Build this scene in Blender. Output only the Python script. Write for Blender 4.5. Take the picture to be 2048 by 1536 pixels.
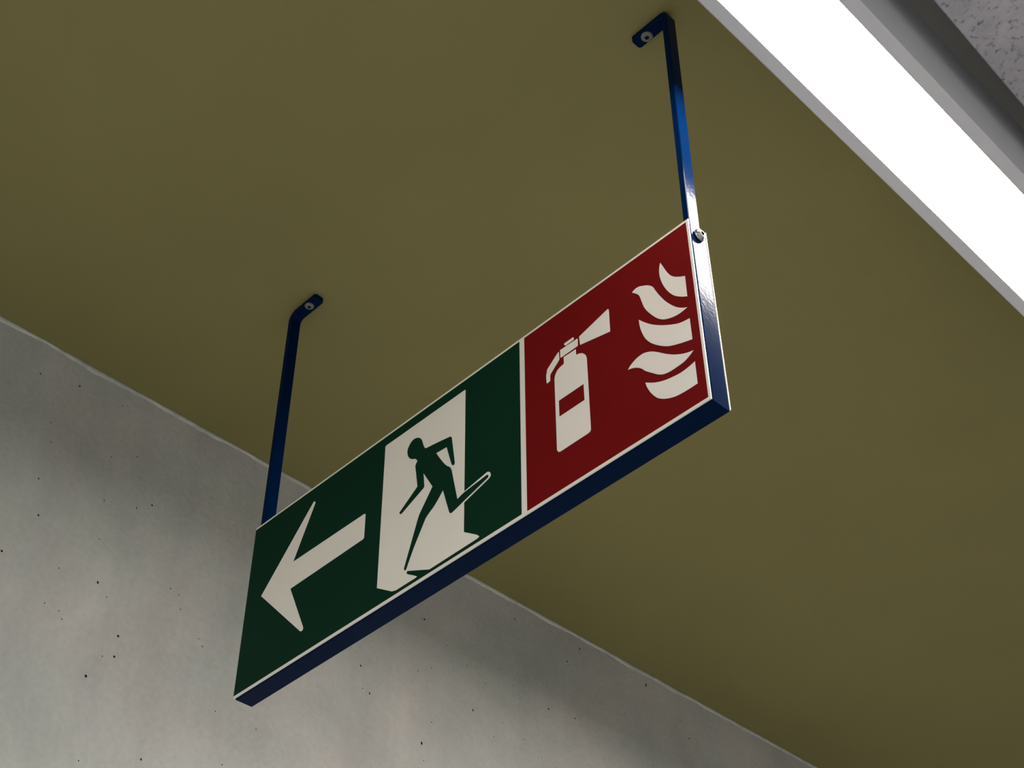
import bpy, bmesh, math, random
from mathutils import Vector, Matrix, noise
from mathutils.geometry import delaunay_2d_cdt

# ------------------------------------------------------------ clear
for o in list(bpy.data.objects):
    bpy.data.objects.remove(o)
C = bpy.context.scene.collection
ZS = 2.48                      # height of the sign's top edge above the floor
CEIL = ZS + 0.3235               # underside of the olive ceiling
LAMPZ = ZS + 0.20              # underside of the long luminaire

# ------------------------------------------------------------ camera
cam_d = bpy.data.cameras.new('camera')
cam = bpy.data.objects.new('camera', cam_d); C.objects.link(cam)
cam_d.sensor_fit = 'HORIZONTAL'; cam_d.sensor_width = 36.0
cam_d.lens = 2991.29 / 2048 * 36.0
cam_d.clip_start = 0.02
R = Matrix(((0.6981943638872591, 0.48835207167082606, 0.5234853238921229),
            (0.7158806845978369, -0.4698329849541334, -0.5164995756694211),
            (-0.0062829654909722366, 0.7353701247225526, -0.6776365574557182)))
M = R.to_4x4(); M.translation = Vector((0.790423, -0.694569, ZS - 0.960123))
cam.matrix_world = M
bpy.context.scene.camera = cam

# ------------------------------------------------------------ world, lights, exposure
sc = bpy.context.scene
sc.view_settings.view_transform = 'Standard'
sc.view_settings.look = 'None'
sc.view_settings.gamma = 1.0
sc.view_settings.use_curve_mapping = False
sc.view_settings.exposure = 0.07
w = bpy.data.worlds.new('world'); sc.world = w; w.use_nodes = True
w.node_tree.nodes['Background'].inputs[0].default_value = (0.8, 0.9, 1.0, 1)
w.node_tree.nodes['Background'].inputs[1].default_value = 0.0
LAMP_STRENGTH = 66.0
def area(name, loc, sx, sy, power, col, rot=(0, 0, 0)):
    l = bpy.data.lights.new(name, 'AREA'); l.shape = 'RECTANGLE'
    l.size = sx; l.size_y = sy; l.energy = power; l.color = col
    o = bpy.data.objects.new(name, l); C.objects.link(o)
    o.location = loc; o.rotation_euler = rot
    return o
# unseen area lights, added beyond the frame to raise the general light
area('fill_light', (2.2, 0.5, CEIL - 0.1), 0.1, 5.0, 66, (0.96, 0.99, 0.98))
area('fill_light', (0.7, -2.6, CEIL - 0.1), 0.1, 1.6, 95, (0.96, 0.99, 0.98))

# ------------------------------------------------------------ helpers
def nn(nt, t, **kw):
    n = nt.nodes.new(t)
    for k, v in kw.items():
        if k.startswith('i_'): n.inputs[k[2:].replace('_', ' ')].default_value = v
        else: setattr(n, k, v)
    return n
def mat(name, col, rough=0.5, spec=0.5, metal=0.0, coat=0.0, var=0.0, vscale=20.0, bump=0.0, bscale=200.0):
    m = bpy.data.materials.new(name); m.use_nodes = True
    nt = m.node_tree; b = nt.nodes['Principled BSDF']
    b.inputs['Roughness'].default_value = rough
    b.inputs['Specular IOR Level'].default_value = spec
    b.inputs['Metallic'].default_value = metal
    b.inputs['Coat Weight'].default_value = coat
    tc = nn(nt, 'ShaderNodeTexCoord')
    n1 = nn(nt, 'ShaderNodeTexNoise', i_Scale=vscale, i_Detail=6.0)
    nt.links.new(tc.outputs['Object'], n1.inputs['Vector'])
    r = nn(nt, 'ShaderNodeValToRGB')
    r.color_ramp.elements[0].position = 0.3; r.color_ramp.elements[1].position = 0.7
    r.color_ramp.elements[0].color = [c * (1 - var) for c in col] + [1]
    r.color_ramp.elements[1].color = [min(1, c * (1 + var)) for c in col] + [1]
    nt.links.new(n1.outputs['Fac'], r.inputs['Fac'])
    nt.links.new(r.outputs['Color'], b.inputs['Base Color'])
    if bump:
        n2 = nn(nt, 'ShaderNodeTexNoise', i_Scale=bscale, i_Detail=3.0)
        nt.links.new(tc.outputs['Object'], n2.inputs['Vector'])
        bp = nn(nt, 'ShaderNodeBump', i_Strength=bump, i_Distance=0.001)
        nt.links.new(n2.outputs['Fac'], bp.inputs['Height'])
        nt.links.new(bp.outputs['Normal'], b.inputs['Normal'])
    return m

def concrete(name, light, dark, streak, spots=0.0, spot_scale=120.0, blot=3.0, bump=0.3):
    m = bpy.data.materials.new(name); m.use_nodes = True
    nt = m.node_tree; L = nt.links.new; b = nt.nodes['Principled BSDF']
    b.inputs['Roughness'].default_value = 0.75
    b.inputs['Specular IOR Level'].default_value = 0.25
    geo = nn(nt, 'ShaderNodeTexCoord')
    P = geo.outputs['Object']
    n1 = nn(nt, 'ShaderNodeTexNoise', i_Scale=blot, i_Detail=7.0, i_Roughness=0.62, i_Distortion=0.4)
    L(P, n1.inputs['Vector'])
    r1 = nn(nt, 'ShaderNodeValToRGB')
    r1.color_ramp.elements[0].position = 0.34; r1.color_ramp.elements[1].position = 0.66
    r1.color_ramp.elements[0].color = (*dark, 1); r1.color_ramp.elements[1].color = (*light, 1)
    L(n1.outputs['Fac'], r1.inputs['Fac'])
    # run-down streaks left by the formwork
    mp = nn(nt, 'ShaderNodeMapping'); mp.inputs['Scale'].default_value = (1, 1, 0.07)
    L(P, mp.inputs['Vector'])
    n2 = nn(nt, 'ShaderNodeTexNoise', i_Scale=26.0, i_Detail=5.0, i_Roughness=0.55)
    L(mp.outputs['Vector'], n2.inputs['Vector'])
    mr = nn(nt, 'ShaderNodeMapRange'); mr.inputs[1].default_value = 0.3; mr.inputs[2].default_value = 0.7
    mr.inputs[3].default_value = 1 - streak; mr.inputs[4].default_value = 1.0
    L(n2.outputs['Fac'], mr.inputs[0])
    mx = nn(nt, 'ShaderNodeMix', data_type='RGBA', blend_type='MULTIPLY'); mx.inputs[0].default_value = 1
    L(r1.outputs['Color'], mx.inputs[6]); L(mr.outputs[0], mx.inputs[7])
    # fine grain
    n3 = nn(nt, 'ShaderNodeTexNoise', i_Scale=140.0, i_Detail=5.0)
    L(P, n3.inputs['Vector'])
    mr3 = nn(nt, 'ShaderNodeMapRange'); mr3.inputs[1].default_value = 0.3; mr3.inputs[2].default_value = 0.7
    mr3.inputs[3].default_value = 0.95; mr3.inputs[4].default_value = 1.04
    L(n3.outputs['Fac'], mr3.inputs[0])
    mx3 = nn(nt, 'ShaderNodeMix', data_type='RGBA', blend_type='MULTIPLY'); mx3.inputs[0].default_value = 1
    L(mx.outputs[2], mx3.inputs[6]); L(mr3.outputs[0], mx3.inputs[7])
    # faint rosy and greenish clouds in the cement skin
    n5 = nn(nt, 'ShaderNodeTexNoise', i_Scale=blot * 2.2, i_Detail=4.0)
    mp5 = nn(nt, 'ShaderNodeMapping'); mp5.inputs['Location'].default_value = (3, 7, 1)
    L(P, mp5.inputs['Vector']); L(mp5.outputs['Vector'], n5.inputs['Vector'])
    r5 = nn(nt, 'ShaderNodeValToRGB')
    r5.color_ramp.elements[0].position = 0.4; r5.color_ramp.elements[1].position = 0.62
    r5.color_ramp.elements[0].color = (0.975, 1.0, 0.98, 1); r5.color_ramp.elements[1].color = (1.02, 0.985, 0.975, 1)
    L(n5.outputs['Fac'], r5.inputs['Fac'])
    mx5 = nn(nt, 'ShaderNodeMix', data_type='RGBA', blend_type='MULTIPLY'); mx5.inputs[0].default_value = 1
    L(mx3.outputs[2], mx5.inputs[6]); L(r5.outputs['Color'], mx5.inputs[7])
    out = mx5.outputs[2]
    if spots:
        n4 = nn(nt, 'ShaderNodeTexNoise', i_Scale=spot_scale, i_Detail=5.0, i_Roughness=0.65)
        L(P, n4.inputs['Vector'])
        r4 = nn(nt, 'ShaderNodeMapRange'); r4.inputs[1].default_value = 0.54; r4.inputs[2].default_value = 0.68
        r4.inputs[3].default_value = 0.0; r4.inputs[4].default_value = spots
        L(n4.outputs['Fac'], r4.inputs[0])
        mx4 = nn(nt, 'ShaderNodeMix', data_type='RGBA')
        L(r4.outputs[0], mx4.inputs[0]); L(out, mx4.inputs[6])
        mx4.inputs[7].default_value = (0.09, 0.07, 0.085, 1)
        out = mx4.outputs[2]
    L(out, b.inputs['Base Color'])
    bp = nn(nt, 'ShaderNodeBump', i_Strength=bump, i_Distance=0.002)
    L(n3.outputs['Fac'], bp.inputs['Height']); L(bp.outputs['Normal'], b.inputs['Normal'])
    return m

MT = {
 'olive': mat('olive ceiling paint', (0.238, 0.207, 0.077), 0.62, 0.3, var=0.035, vscale=5.0, bump=0.12, bscale=300),
 'wall': concrete('fair faced concrete', (0.515, 0.495, 0.475), (0.37, 0.37, 0.355), 0.07, blot=3.2),
 'pit': mat('air hole inside', (0.03, 0.03, 0.028), 0.9, 0.1),
 'arris': concrete('concrete arris', (0.60, 0.60, 0.56), (0.42, 0.42, 0.40), 0.0, blot=30.0),
 'beam': concrete('speckled concrete', (0.52, 0.49, 0.54), (0.38, 0.36, 0.40), 0.0, spots=0.75, spot_scale=150.0, blot=14.0, bump=0.6),
 'gap': mat('grey joint concrete', (0.30, 0.29, 0.27), 0.8, 0.2, var=0.05),
 'floor': mat('grey floor screed', (0.36, 0.36, 0.355), 0.5, 0.3, var=0.06, vscale=2.0),
 'plaster': mat('pale plaster', (0.5, 0.5, 0.48), 0.8, 0.2, var=0.03),
 'lamp_body': mat('white lamp paint', (0.66, 0.645, 0.69), 0.4, 0.4, var=0.01),
 'white': mat('ivory sign plastic', (0.74, 0.68, 0.61), 0.42, 0.35, var=0.01),
 'green': mat('safety green print', (0.0028, 0.024, 0.0125), 0.6, 0.05, var=0.03),
 'red': mat('fire red print', (0.140, 0.0040, 0.0045), 0.6, 0.05, var=0.03),
 'blue': mat('gloss blue paint', (0.0001, 0.0088, 0.040), 0.11, 0.028, var=0.02, bump=0.08, bscale=260),
 'steel': mat('zinc plated steel', (0.42, 0.43, 0.43), 0.2, 0.5, metal=1.0, var=0.08, vscale=400),
 'zinc': mat('dull zinc', (0.17, 0.175, 0.165), 0.5, 0.4, metal=0.3, var=0.25, vscale=500),
 'socket': mat('dark socket', (0.01, 0.01, 0.01), 0.6, 0.2),
}
def emit(name, col, s):
    m = bpy.data.materials.new(name); m.use_nodes = True
    b = m.node_tree.nodes['Principled BSDF']
    b.inputs['Base Color'].default_value = (0.8, 0.8, 0.8, 1)
    b.inputs['Emission Color'].default_value = (*col, 1)
    b.inputs['Emission Strength'].default_value = s
    return m
MT['diffuser'] = emit('lit opal diffuser', (1.0, 0.94, 0.88), LAMP_STRENGTH)

def obj(name, bm, m, parent=None, smooth=False, kind=None):
    me = bpy.data.meshes.new(name)
    bmesh.ops.recalc_face_normals(bm, faces=bm.faces)
    bm.to_mesh(me); bm.free()
    for mm in (m if isinstance(m, (list, tuple)) else [m]): me.materials.append(MT[mm])
    if smooth:
        for p in me.polygons: p.use_smooth = True
    o = bpy.data.objects.new(name, me); C.objects.link(o)
    if parent: o.parent = parent
    if kind: o['kind'] = kind
    return o
def box(bm, x0, x1, y0, y1, z0, z1, bev=0.0, seg=2):
    r = bmesh.ops.create_cube(bm, size=1.0)
    for v in r['verts']:
        v.co = Vector(((x0 + x1) / 2 + v.co.x * (x1 - x0), (y0 + y1) / 2 + v.co.y * (y1 - y0), (z0 + z1) / 2 + v.co.z * (z1 - z0)))
    if bev:
        es = list({e for v in r['verts'] for e in v.link_edges})
        bmesh.ops.bevel(bm, geom=es, offset=bev, segments=seg, affect='EDGES', profile=0.5)
def thing(name, label, cat, loc=(0, 0, 0)):
    o = bpy.data.objects.new(name, None); C.objects.link(o)
    o.location = loc; o['label'] = label; o['category'] = cat
    return o

# data measured on the sign face (mm right of centre, mm below the top edge)
ART = {
 'arrow': [(-200.5, -20.8), (-198.7, -21.0), (-197.1, -23.5), (-224.6, -82.4), (-115.6, -83.6), (-113.4, -84.7), (-112.9, -112.7), (-114.3, -114.1), (-224.2, -115.0), (-195.9, -173.3), (-196.3, -175.8), (-198.8, -176.3), (-200.9, -174.8), (-273.8, -99.0)],
 'door': [(-89.7, -15.3), (-88.1, -14.5), (23.5, -15.1), (24.8, -15.6), (26.2, -182.1), (42.8, -194.0), (45.8, -197.2), (43.9, -198.3), (-17.4, -198.8), (-46.9, -185.2), (-48.3, -186.4), (-46.6, -188.9), (-38.0, -194.6), (-33.3, -198.1), (-35.7, -198.5), (-61.3, -198.5), (-67.1, -196.9), (-88.5, -182.6)],
 'leg_outline': [(25.9, -137.3), (55.0, -132.6), (57.6, -133.9), (59.3, -136.6), (59.3, -139.6), (56.3, -141.5), (25.6, -149.9)],
 'runner': [(-40.9, -61.5), (-43.6, -58.4), (-48.1, -56.1), (-52.1, -52.2), (-54.4, -48.0), (-55.3, -43.2), (-54.9, -39.5), (-52.3, -35.3), (-49.5, -33.1), (-45.8, -32.4), (-41.2, -33.9), (-37.0, -37.3), (-34.6, -41.6), (-32.3, -48.6), (-30.3, -52.8), (-28.6, -54.6), (-13.7, -57.3), (4.3, -61.0), (6.2, -61.8), (7.5, -64.1), (12.4, -96.1), (12.1, -98.4), (10.0, -98.3), (8.2, -95.8), (0.8, -71.0), (-13.6, -69.6), (-8.6, -78.4), (-2.5, -88.2), (1.9, -94.0), (5.9, -97.9), (8.4, -102.7), (17.1, -141.2), (26.4, -138.5), (53.7, -135.9), (55.6, -135.9), (57.0, -137.8), (56.3, -139.5), (26.1, -147.9), (10.6, -152.2), (8.6, -152.0), (6.8, -149.7), (-2.5, -119.8), (-12.8, -130.5), (-24.9, -139.0), (-38.4, -161.9), (-48.8, -183.2), (-50.3, -183.1), (-51.6, -180.6), (-35.1, -132.8), (-33.2, -129.1), (-17.0, -107.2), (-30.6, -83.3), (-28.7, -99.8), (-29.6, -101.7), (-59.1, -114.7), (-61.4, -114.0), (-62.3, -111.7), (-38.2, -94.9), (-42.6, -68.1), (-41.7, -65.5), (-39.9, -63.6)],
 'body': [(151.1, -60.2), (165.7, -60.7), (165.8, -67.7), (169.1, -68.4), (173.2, -70.8), (176.4, -74.9), (177.8, -79.7), (178.1, -159.5), (177.6, -161.5), (175.6, -162.5), (143.1, -162.7), (140.9, -161.7), (139.4, -158.9), (139.3, -78.8), (140.3, -74.6), (142.9, -70.7), (146.5, -69.0), (151.2, -68.0)],
 'window': [(143.4, -106.3), (172.7, -106.2), (172.8, -124.5), (143.5, -124.5)],
 'valve': [(147.3, -49.0), (168.1, -49.5), (168.6, -50.8), (168.2, -58.4), (147.8, -58.6), (147.2, -57.5)],
 'lever': [(152.9, -44.5), (163.2, -44.5), (164.2, -45.9), (163.5, -47.8), (154.2, -48.2), (152.6, -46.6), (152.3, -45.0)],
 'horn': [(170.4, -48.8), (205.0, -39.8), (206.0, -41.1), (205.9, -67.7), (171.0, -59.2)],
 'hose': [(145.5, -50.0), (146.0, -59.5), (135.3, -68.9), (134.3, -70.5), (134.1, -77.0), (130.2, -77.6), (129.6, -75.0), (129.5, -68.0), (131.0, -61.3), (144.4, -50.2)],
 'f1': [(266.4, -29.3), (269.2, -37.1), (272.3, -45.5), (275.6, -51.9), (279.1, -56.1), (284.2, -60.1), (290.0, -63.6), (289.8, -87.4), (283.9, -83.4), (276.9, -76.8), (270.9, -67.2), (266.5, -55.7), (264.4, -45.3), (264.2, -38.2), (265.3, -32.0)],
 'f2': [(233.1, -40.6), (236.5, -39.1), (240.6, -39.2), (246.1, -42.0), (251.4, -45.6), (255.8, -50.7), (258.4, -57.3), (261.6, -64.9), (266.9, -75.6), (272.3, -84.1), (278.4, -91.7), (284.0, -96.5), (288.5, -99.0), (282.1, -100.1), (276.0, -99.8), (269.3, -97.8), (263.4, -94.8), (257.7, -89.5), (252.8, -82.6), (248.0, -74.4), (244.7, -66.9), (242.6, -58.4), (240.8, -50.5), (238.4, -46.3)],
 'f3': [(237.9, -76.8), (243.2, -83.5), (250.4, -91.2), (259.1, -98.5), (269.3, -105.3), (279.5, -110.5), (289.5, -112.4), (289.7, -135.9), (278.6, -132.3), (266.3, -127.1), (257.0, -120.1), (248.6, -111.3), (243.1, -102.5), (239.6, -91.8), (238.1, -83.2)],
 'f4': [(221.9, -123.2), (225.8, -119.9), (232.4, -117.1), (239.5, -116.8), (247.0, -119.9), (253.5, -124.9), (261.2, -132.1), (268.9, -138.4), (277.3, -143.6), (284.4, -146.6), (289.5, -147.8), (285.5, -150.5), (279.3, -153.2), (271.0, -153.8), (264.3, -153.8), (257.7, -152.2), (252.7, -149.1), (247.1, -143.8), (240.0, -136.7), (235.9, -131.2), (231.5, -127.3), (227.0, -124.8)],
 'f5': [(238.8, -148.7), (247.6, -154.6), (256.3, -158.5), (265.1, -160.8), (275.3, -162.1), (284.2, -161.2), (289.5, -159.8), (289.5, -183.2), (278.8, -183.3), (268.7, -182.4), (261.6, -180.2), (254.5, -176.4), (249.0, -171.6), (243.7, -163.3), (240.2, -154.8)],
}
PORES = [(-177.1, 271.8, 1.1), (-125.2, 284.5, 1.3), (-64.8, 290.3, 0.8), (-148.4, 211.3, 0.8), (-142.2, 184.6, 0.8), (-145.4, 127.6, 1.1), (-134.7, 80.5, 1.3), (-60.6, 141.8, 0.8), (1.9, 168.4, 1.4), (-17.7, 154.0, 1.1), (-55.8, 87.4, 0.8), (-164.6, 15.1, 1.5), (-95.9, 26.5, 0.8), (-46.0, 31.3, 1.5), (47.0, 67.7, 0.8), (59.3, 64.5, 0.8), (-31.6, 18.2, 0.8), (-102.4, -23.6, 0.8), (-84.1, -25.0, 0.8), (64.6, 46.6, 0.8), (-78.4, -33.2, 0.8), (-7.7, -23.4, 1.6), (-21.7, -55.9, 0.8), (-7.4, -50.4, 1.4), (-36.1, -87.3, 1.8), (95.4, 19.3, 0.8), (101.9, 11.6, 0.8), (-23.9, -184.6, 0.8), (48.3, -156.0, 1.3), (132.4, -62.8, 0.8), (190.9, -63.2, 0.8), (151.3, -123.8, 0.8), (339.4, 87.9, 1.5), (345.0, 56.3, 0.8), (357.0, 54.0, 1.4), (464.1, 54.6, 0.8), (448.5, 17.6, 1.8), (452.8, -5.8, 0.8), (437.1, 121.5, 0.8), (487.4, 185.2, 0.8), (-30.8, 226.2, 0.8), (-64.2, 206.9, 0.8), (620.6, 289.2, 1.2), (526.4, 170.5, 0.8), (460.4, 136.0, 0.8), (592.3, 191.7, 0.8), (616.7, 174.1, 0.8), (561.3, 155.5, 0.8), (761.2, 299.9, 1.4), (731.9, 264.8, 1.4), (913.8, 299.9, 2.4), (538.8, 103.1, 1.5), (688.5, 165.8, 1.5), (744.6, 172.7, 1.1), (595.1, 105.7, 0.8), (579.0, 78.2, 0.8), (636.2, 96.0, 0.8), (664.6, 78.0, 0.8), (862.1, 300.0, 0.8), (995.5, 268.6, 0.8), (979.3, 253.8, 0.8), (1011.0, 242.7, 1.4), (877.7, 200.8, 0.8), (1070.6, 281.9, 0.8), (1126.8, 312.6, 0.8), (994.9, 197.1, 0.8), (916.1, 161.9, 0.8), (1218.2, 270.5, 0.8), (856.7, 223.6, 0.8), (445.1, 207.9, 1.6)]

# ============================================================ the setting
XW = -0.5415                                    # face of the concrete wall
bm = bmesh.new(); box(bm, XW - 0.2, 3.0, -4.0, 5.0, -0.1, 0.0); obj('floor', bm, 'floor', kind='structure')

# left wall: fair-faced concrete with its open air holes
def build_wall():
    bm = bmesh.new()
    y0, y1, z0, z1 = -0.40, 1.55, ZS - 0.42, CEIL
    vin = [Vector((y0, z0)), Vector((y1, z0)), Vector((y1, z1)), Vector((y0, z1))]
    ein = [(0, 1), (1, 2), (2, 3), (3, 0)]
    loops = []
    rnd = random.Random(4)
    for (py, pz, r) in PORES:
        n = 9; st = len(vin); ph = rnd.random() * 6
        ax = 1 + 0.35 * rnd.random()
        for k in range(n):
            a = 2 * math.pi * k / n
            rr = r * 0.001 * (0.85 + 0.3 * rnd.random())
            vin.append(Vector((py / 1000 + rr * math.cos(a) / ax, ZS + pz / 1000 + rr * ax * math.sin(a))))
        ein += [(st + k, st + (k + 1) % n) for k in range(n)]
        loops.append((st, n, r * 0.001))
    vo, eo, fo, ov, oe, of = delaunay_2d_cdt(vin, ein, [], 1, 1e-7)
    holes = []
    for st, n, r in loops:
        c = sum((vin[st + k] for k in range(n)), Vector((0, 0))) / n
        holes.append((c, r * 1.0, [vin[st + k] for k in range(n)]))
    V = [bm.verts.new((XW, v.x, v.y)) for v in vo]
    for f in fo:
        c = sum((vo[i] for i in f), Vector((0, 0))) / len(f)
        inside = False
        for hc, hr, poly in holes:
            if (c - hc).length < hr * 1.6:
                # point in polygon
                s = False; j = len(poly) - 1
                for i in range(len(poly)):
                    a, b = poly[i], poly[j]
                    if (a.y > c.y) != (b.y > c.y) and c.x < (b.x - a.x) * (c.y - a.y) / (b.y - a.y) + a.x: s = not s
                    j = i
                if s: inside = True; break
        if not inside:
            try: bm.faces.new([V[i] for i in f])
            except ValueError: pass
    # cups
    for hc, hr, poly in holes:
        d = hr * 1.6
        ring0 = [bm.verts.new((XW, p.x, p.y)) for p in poly]
        ring1 = [bm.verts.new((XW - d, hc.x + (p.x - hc.x) * 0.75, hc.y + (p.y - hc.y) * 0.75)) for p in poly]
        n = len(poly)
        for k in range(n):
            f = bm.faces.new([ring0[k], ring0[(k + 1) % n], ring1[(k + 1) % n], ring1[k]]); f.material_index = 1
        f = bm.faces.new(ring1); f.material_index = 1
    # the rest of the wall around this stretch
    def q(a0, a1, b0, b1):
        bm.faces.new([bm.verts.new((XW, a, b)) for a, b in ((a0, b0), (a1, b0), (a1, b1), (a0, b1))])
    q(-4.0, y0, 0, CEIL); q(y1, 5.0, 0, CEIL); q(y0, y1, 0, z0)
    # body behind
    box(bm, XW - 0.2, XW - 0.01, -4.0, 5.0, 0.0, CEIL)
    me = bpy.data.meshes.new('wall_left')
    bm.to_mesh(me); bm.free()
    me.materials.append(MT['wall']); me.materials.append(MT['pit'])
    o = bpy.data.objects.new('wall_left', me); C.objects.link(o); o['kind'] = 'structure'
    return o
build_wall()

for nm, b in (('wall_right', (3.0, 3.1, -4.0, 5.0, 0, CEIL)), ('wall_back', (XW - 0.2, 3.1, 5.0, 5.1, 0, CEIL)), ('wall_front', (XW - 0.2, 3.1, -4.1, -4.0, 0, CEIL))):
    bm = bmesh.new(); box(bm, *b); obj(nm, bm, 'plaster', kind='structure')
bm = bmesh.new(); box(bm, XW - 0.2, 0.43, -4.0, 5.0, CEIL, CEIL + 0.1); obj('ceiling', bm, 'olive', kind='structure')

# grey joint between olive ceiling and the concrete beam, then the beam
KB = -0.044
def skew_box(bm, xa, k, xb, y0, y1, z0, z1, bev=0.0):
    n = 60; a = []
    for i in range(n + 1):
        y = y0 + (y1 - y0) * i / n
        x = xa + k * (y - 0.22)
        a.append([bm.verts.new((x, y, z1)), bm.verts.new((x, y, z0 + bev)), bm.verts.new((x + bev, y, z0)), bm.verts.new((xb, y, z0)), bm.verts.new((xb, y, z1))])
    for i in range(n):
        for j in range(5):
            bm.faces.new([a[i][j], a[i][(j + 1) % 5], a[i + 1][(j + 1) % 5], a[i + 1][j]])
    bm.faces.new(a[0]); bm.faces.new(a[-1][::-1])
bm = bmesh.new(); box(bm, 0.43, 0.75, -4.0, 5.0, CEIL, CEIL + 0.1); obj('trim_1', bm, 'gap', kind='structure')
bm = bmesh.new(); skew_box(bm, 0.503, KB, 3.0, -4.0, 5.0, ZS + 0.26, CEIL, 0.0012); obj('concrete_beam', bm, 'beam', kind='structure')

# pale irregular arris where the wall meets the ceiling
bm = bmesh.new(); rows = []
N = 900
for i in range(N + 1):
    y = -1.0 + 4.0 * i / N
    h = 0.0060 + 0.0045 * noise.noise(Vector((y * 14, 3.1, 0))) + 0.0015 * noise.noise(Vector((y * 60, 7.7, 0)))
    h = max(0.0012, h); d = 0.0009 + 0.0005 * noise.noise(Vector((y * 40, 1.2, 5)))
    rows.append([bm.verts.new((XW - 0.001, y, CEIL - h - 0.0006)), bm.verts.new((XW + d * 0.6, y, CEIL - h)), bm.verts.new((XW + d, y, CEIL - h * 0.45)), bm.verts.new((XW + d * 0.9, y, CEIL + 0.0005)), bm.verts.new((XW - 0.001, y, CEIL + 0.0005))])
for i in range(N):
    for j in range(5):
        bm.faces.new([rows[i][j], rows[i][(j + 1) % 5], rows[i + 1][(j + 1) % 5], rows[i + 1][j]])
bm.faces.new(rows[0]); bm.faces.new(rows[-1][::-1])
obj('trim_2', bm, 'arris', smooth=True, kind='structure')

# ============================================================ long luminaire
lamp = thing('ceiling_light', 'long white box ceiling light with glowing opal strip at the olive ceiling edge', 'ceiling light', (0.418, 0.24, LAMPZ))
lamp.rotation_euler = (0, 0, math.radians(1.25))
LY0, LY1 = -0.345, 1.35
H = CEIL - LAMPZ
def lamp_box(name, x0, x1, z0, z1, m, bev, y0=LY0, y1=LY1):
    bm = bmesh.new(); box(bm, x0, x1, y0, y1, z0, z1, bev, 3); return obj(name, bm, m, lamp)
# folded steel housing: a U open to below, one closed profile swept along
prof = [(-0.052, H), (-0.052, 0.0015), (-0.0505, 0.0), (-0.0385, 0.0), (-0.0385, 0.012), (0.0385, 0.012), (0.0385, 0.0),
        (0.0505, 0.0), (0.052, 0.0015), (0.052, H)]
bm = bmesh.new()
a = [bm.verts.new((x, LY0, z)) for x, z in prof]; b = [bm.verts.new((x, LY1, z)) for x, z in prof]
for i in range(len(prof)):
    j = (i + 1) % len(prof); bm.faces.new([a[i], a[j], b[j], b[i]])
bm.faces.new(a); bm.faces.new(b[::-1])
obj('housing', bm, 'lamp_body', lamp)
bm = bmesh.new(); box(bm, -0.0385, 0.0385, LY0 + 0.003, LY1 - 0.003, 0.0008, 0.0115, 0.0006, 1)
obj('diffuser', bm, 'diffuser', lamp)
for y in (LY0, LY1):
    s = -1 if y == LY0 else 1
    bm = bmesh.new(); box(bm, -0.0525, 0.0525, min(y, y + s * 0.004), max(y, y + s * 0.004), -0.0005, H, 0.001, 1)
    obj('end_cap', bm, 'lamp_body', lamp)

# ============================================================ hanging escape sign
sign = thing('hanging_sign', 'blue framed hanging sign, green running man exit panel with left arrow beside red extinguisher panel', 'sign', (0, 0.012, ZS - 0.205))
OFF = Vector((0, -0.012, 0.205))               # sign face coordinates -> local
SH = 0.2052; SD = 0.0241; PT = 0.0013
def sbox(name, x0, x1, y0, y1, z0, z1, m, bev=0.0, seg=2):
    bm = bmesh.new(); box(bm, x0, x1, y0, y1, z0, z1, bev, seg)
    bmesh.ops.translate(bm, vec=OFF, verts=bm.verts); return obj(name, bm, m, sign)
# hollow frame between the two face plates
bm = bmesh.new()
FT = 0.0010
fx, fz0, fz1, fy0, fy1 = 0.2998, -SH + 0.0003, -0.0003, PT, SD - PT
r = 0.0011
def ring(y, ins):
    return [bm.verts.new((sx * (fx - ins), y, z)) for sx, z in ((-1, fz0 + ins), (1, fz0 + ins), (1, fz1 - ins), (-1, fz1 - ins))]
rq = 0.0022
rr = [ring(fy0, FT + 0.0022), ring(fy0, rq * 0.9), ring(fy0 + rq * 0.1, rq * 0.56), ring(fy0 + rq * 0.3, rq * 0.29), ring(fy0 + rq * 0.6, rq * 0.08), ring(fy0 + rq, 0), ring(fy1 - r, 0), ring(fy1 - r * 0.3, r * 0.3), ring(fy1, r * 0.9), ring(fy1, FT + 0.0012)]
for i in range(len(rr)):
    A_, B_ = rr[i], rr[(i + 1) % len(rr)]
    for k in range(4):
        bm.faces.new([A_[k], A_[(k + 1) % 4], B_[(k + 1) % 4], B_[k]])
bmesh.ops.translate(bm, vec=OFF, verts=bm.verts)
frame = obj('frame', bm, 'blue', sign); frame['label'] = 'glossy dark blue metal frame'
fp = sbox('front_panel', -0.3, 0.3, 0.0, PT, -SH, 0.0, 'white', 0.0002, 1); fp['label'] = 'ivory white panel edge'
bp_ = sbox('back_panel', -0.3, 0.3, SD - PT, SD, -SH + 0.0024, 0.0, 'white', 0.0002, 1)
bp_['label'] = 'ivory white back panel'

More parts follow.
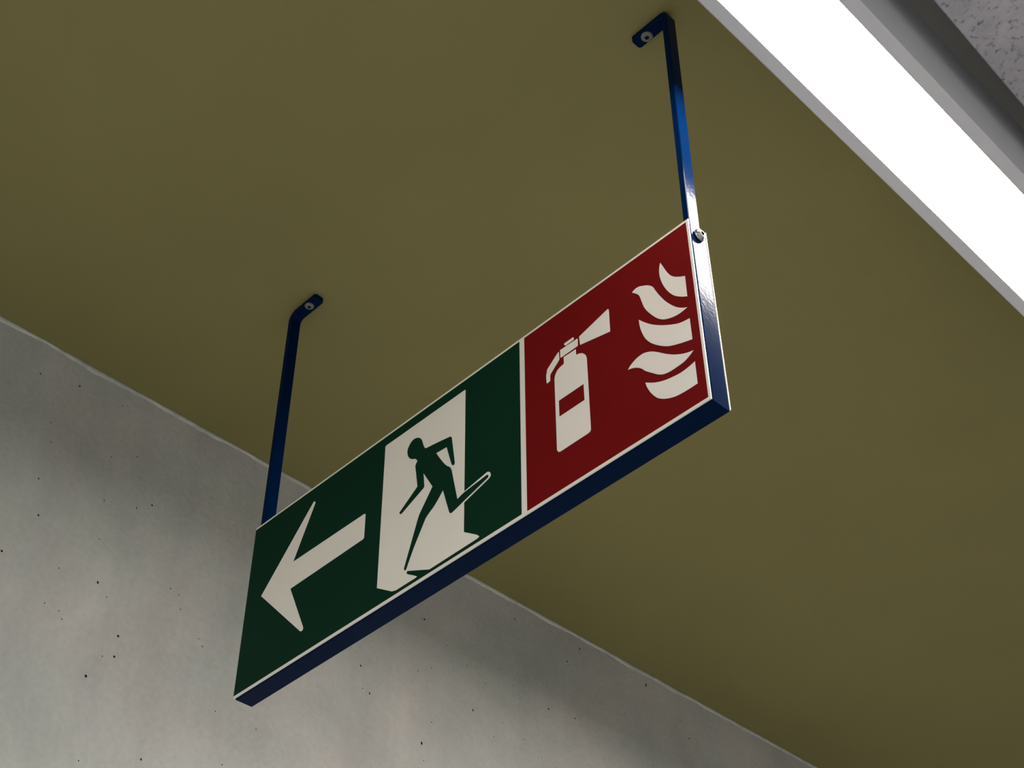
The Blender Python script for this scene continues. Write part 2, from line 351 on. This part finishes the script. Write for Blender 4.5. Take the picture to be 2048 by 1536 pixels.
def smooth_poly(p, lim):
    n = len(p); P = [Vector(q) for q in p]
    turn = []
    for i in range(n):
        a = P[i] - P[i - 1]; b = P[(i + 1) % n] - P[i]
        turn.append(abs(a.angle_signed(b)) if a.length and b.length else 0)
    out = []
    for i in range(n):
        out.append(P[i]); j = (i + 1) % n
        a, b = turn[i] < lim, turn[j] < lim
        if (a or b) and (P[j] - P[i]).length < 26:
            p0 = P[i - 1] if a else P[i]; p3 = P[(j + 1) % n] if b else P[j]
            seg = (P[j] - P[i]).length      # keep a long neighbour from throwing the curve out
            v0 = P[i] - p0; v3 = p3 - P[j]
            if v0.length > seg: p0 = P[i] - v0.normalized() * seg
            if v3.length > seg: p3 = P[j] + v3.normalized() * seg
            for t in (0.25, 0.5, 0.75):
                t2, t3 = t * t, t * t * t
                out.append(0.5 * ((2 * P[i]) + (-p0 + P[j]) * t + (2 * p0 - 5 * P[i] + 4 * P[j] - p3) * t2 + (-p0 + 3 * P[i] - 3 * P[j] + p3) * t3))
    return out
def plate(name, polys, m, front, back, parent, sm=0.0, label=None):
    """flat print film with its own small thickness; a second loop is a window in it"""
    bm = bmesh.new()
    vin, ein, loops = [], [], []
    for p in polys:
        P = smooth_poly(p, sm) if sm else [Vector(q) for q in p]
        st = len(vin); vin += P; ein += [(st + k, st + (k + 1) % len(P)) for k in range(len(P))]; loops.append(P)
    vo, eo, fo, *_ = delaunay_2d_cdt([v / 1000 for v in vin], ein, [], 1, 1e-8)
    def inside(c, poly):
        s = False; j = len(poly) - 1
        for i in range(len(poly)):
            a, b = poly[i] / 1000, poly[j] / 1000
            if (a.y > c.y) != (b.y > c.y) and c.x < (b.x - a.x) * (c.y - a.y) / (b.y - a.y) + a.x: s = not s
            j = i
        return s
    F = [bm.verts.new((v.x, front, v.y)) for v in vo]; B = [bm.verts.new((v.x, back, v.y)) for v in vo]
    for f in fo:
        c = sum((vo[i] for i in f), Vector((0, 0))) / len(f)
        if sum(inside(c, L_) for L_ in loops) % 2 == 1:
            bm.faces.new([F[i] for i in f]); bm.faces.new([B[i] for i in reversed(f)])
    bm.verts.index_update()
    nF = len(F)
    for e in [e for e in bm.edges if e.is_boundary and e.verts[0].index < nF]:
        i, j = e.verts[0].index, e.verts[1].index
        bm.faces.new([F[i], F[j], B[j], B[i]])
    bmesh.ops.translate(bm, vec=OFF, verts=bm.verts)
    o = obj(name, bm, m, parent)
    if label: o['label'] = label
    return o
LAY = 0.00018
loc_fp = fp
plate('exit_field', [[(-299.6, -2.6), (96.6, -2.9), (96.6, -202.0), (-299.6, -202.4)]], 'green', -LAY, 0.0, sign, label='dark green exit panel print')
plate('fire_field', [[(103.0, -2.9), (297.4, -2.9), (297.6, -202.3), (103.2, -202.3)]], 'red', -LAY, 0.0, sign, label='dark red fire extinguisher panel print')
plate('arrow', [ART['arrow']], 'white', -2 * LAY, -LAY, sign, label='ivory arrow pointing left')
plate('doorway', [ART['door']], 'white', -2 * LAY, -LAY, sign, label='ivory open doorway shape')
plate('leg_outline', [ART['leg_outline']], 'white', -2.4 * LAY, -LAY, sign, 1.3, label='thin ivory outline round the trailing leg')
plate('running_figure', [ART['runner']], 'green', -3.4 * LAY, -2.4 * LAY, sign, 0.9, label='dark green running figure')
plate('extinguisher_body', [ART['body'], ART['window']], 'white', -2 * LAY, -LAY, sign, 0.62, label='ivory extinguisher cylinder with red window')
plate('extinguisher_valve', [ART['valve']], 'white', -2 * LAY, -LAY, sign, label='ivory valve block')
plate('extinguisher_lever', [ART['lever']], 'white', -2 * LAY, -LAY, sign, label='ivory lever')
plate('extinguisher_nozzle', [ART['horn']], 'white', -2 * LAY, -LAY, sign, label='ivory nozzle horn')
plate('extinguisher_hose', [ART['hose']], 'white', -2 * LAY, -LAY, sign, label='ivory hose')
for k in range(1, 6):
    plate('flame', [ART['f%d' % k]], 'white', -2 * LAY, -LAY, sign, 0.6, label='ivory flame tongue')

# bent flat-bar brackets, foot screwed to the ceiling
def screw(name, parent, c, axis, rad, hgt, mdome='steel'):
    """pan-head screw with washer flange and hexagon socket; axis = direction it points out"""
    n = 28
    pr = [(1.0, 0.0), (1.0, 0.30), (0.96, 0.46), (0.86, 0.68), (0.66, 0.90), (0.44, 1.0), (0.36, 0.98)]
    bm = bmesh.new(); rings = []
    for q, h in pr:
        rings.append([bm.verts.new((rad * q * math.cos(2 * math.pi * k / n), rad * q * math.sin(2 * math.pi * k / n), hgt * h)) for k in range(n)])
    for i in range(len(rings) - 1):
        for k in range(n): bm.faces.new([rings[i][k], rings[i][(k + 1) % n], rings[i + 1][(k + 1) % n], rings[i + 1][k]])
    bm.faces.new(rings[0][::-1])
    # socket: hexagonal lobes going down
    lo = [bm.verts.new((rad * 0.30 * math.cos(2 * math.pi * k / n) * (1 + 0.14 * math.cos(12 * math.pi * k / n)), rad * 0.30 * math.sin(2 * math.pi * k / n) * (1 + 0.14 * math.cos(12 * math.pi * k / n)), hgt * 0.3)) for k in range(n)]
    for k in range(n):
        f = bm.faces.new([rings[-1][k], rings[-1][(k + 1) % n], lo[(k + 1) % n], lo[k]]); f.material_index = 1
    f = bm.faces.new(lo); f.material_index = 1
    q = Vector((0, 0, 1)).rotation_difference(Vector(axis))
    bmesh.ops.rotate(bm, cent=(0, 0, 0), matrix=q.to_matrix(), verts=bm.verts)
    bmesh.ops.translate(bm, vec=Vector(c) + OFF, verts=bm.verts)
    o = obj(name, bm, [mdome, 'socket'], parent)
    for p in o.data.polygons: p.use_smooth = p.material_index == 0 and len(p.vertices) == 4
    o['label'] = 'zinc plated screw'
    return o
BT, BW = 0.0068, 0.0136
def bracket(side, xo, y0, lean, foot_x, zs, zfoot, label, Rc=0.0055):
    """side +1: right end; xo = outer face; y0 = front edge at the sign top"""
    t, wd = BT, BW
    zt = 0.3235
    path = []                                     # centreline (x, z, tangent angle)
    cx = xo - side * t / 2
    path.append((cx, zs, 90)); path.append((cx, 0.0, 90)); path.append((cx, 0.15, 90)); path.append((cx, zt - t / 2 - Rc, 90))
    for k in range(1, 9):
        a = math.radians(90 * k / 8)
        path.append((cx - side * Rc * (1 - math.cos(a)), zt - t / 2 - Rc + Rc * math.sin(a), 90 - 90 * k / 8))
    xe = foot_x
    x1 = path[-1][0]
    L = abs(xe - x1); rc = 0.0024
    for dd, ws in ((L * 0.5, 1), (L - rc, 1), (L - rc * 0.6, 0.95), (L - rc * 0.25, 0.86), (L, 0.66)):
        path.append((x1 - side * dd, zt - t / 2, 0, ws))
    bm = bmesh.new(); secs = []
    c = 0.0007
    for p in path:
        x, z, an = p[0], p[1], math.radians(p[2]); ws = p[3] if len(p) > 3 else 1
        tx, tz = -side * math.cos(an), math.sin(an)
        nx, nz = tz, -tx                          # normal in xz
        if side < 0: nx, nz = -nx, -nz
        yl = y0 + lean * max(0, z) / zt
        yc = yl + wd / 2; hw = wd / 2 * ws; ht = t / 2
        pr = [(-hw + c, -ht), (hw - c, -ht), (hw, -ht + c), (hw, ht - c), (hw - c, ht), (-hw + c, ht), (-hw, ht - c), (-hw, -ht + c)]
        secs.append([bm.verts.new((x + nx * v, yc + u, z + nz * v)) for u, v in pr])
    for i in range(len(secs) - 1):
        for k in range(8): bm.faces.new([secs[i][k], secs[i][(k + 1) % 8], secs[i + 1][(k + 1) % 8], secs[i + 1][k]])
    bm.faces.new(secs[0]); bm.faces.new(secs[-1][::-1])
    bmesh.ops.translate(bm, vec=OFF, verts=bm.verts)
    o = obj('bracket', bm, 'blue', sign); o['label'] = label
    return o
bR = bracket(1, 0.2999, 0.0022, 0.0066, 0.2530, -0.03, 0.32, 'right blue bracket arm, catching the lamp light')
bL = bracket(-1, -0.2985, 0.0036, 0.0006, -0.2490, -0.03, 0.32, 'left blue bracket arm, in shade', 0.0095)
screw('screw', bR, (0.2678, 0.0160, 0.3235 - BT), (0, 0, -1), 0.0062, 0.0022, 'zinc')
screw('screw', bL, (-0.2650, 0.0090, 0.3235 - BT), (0, 0, -1), 0.0056, 0.0022, 'zinc')
screw('screw', frame, (0.2998, 0.0118, -0.0135), (1, 0, 0), 0.0060, 0.0052)
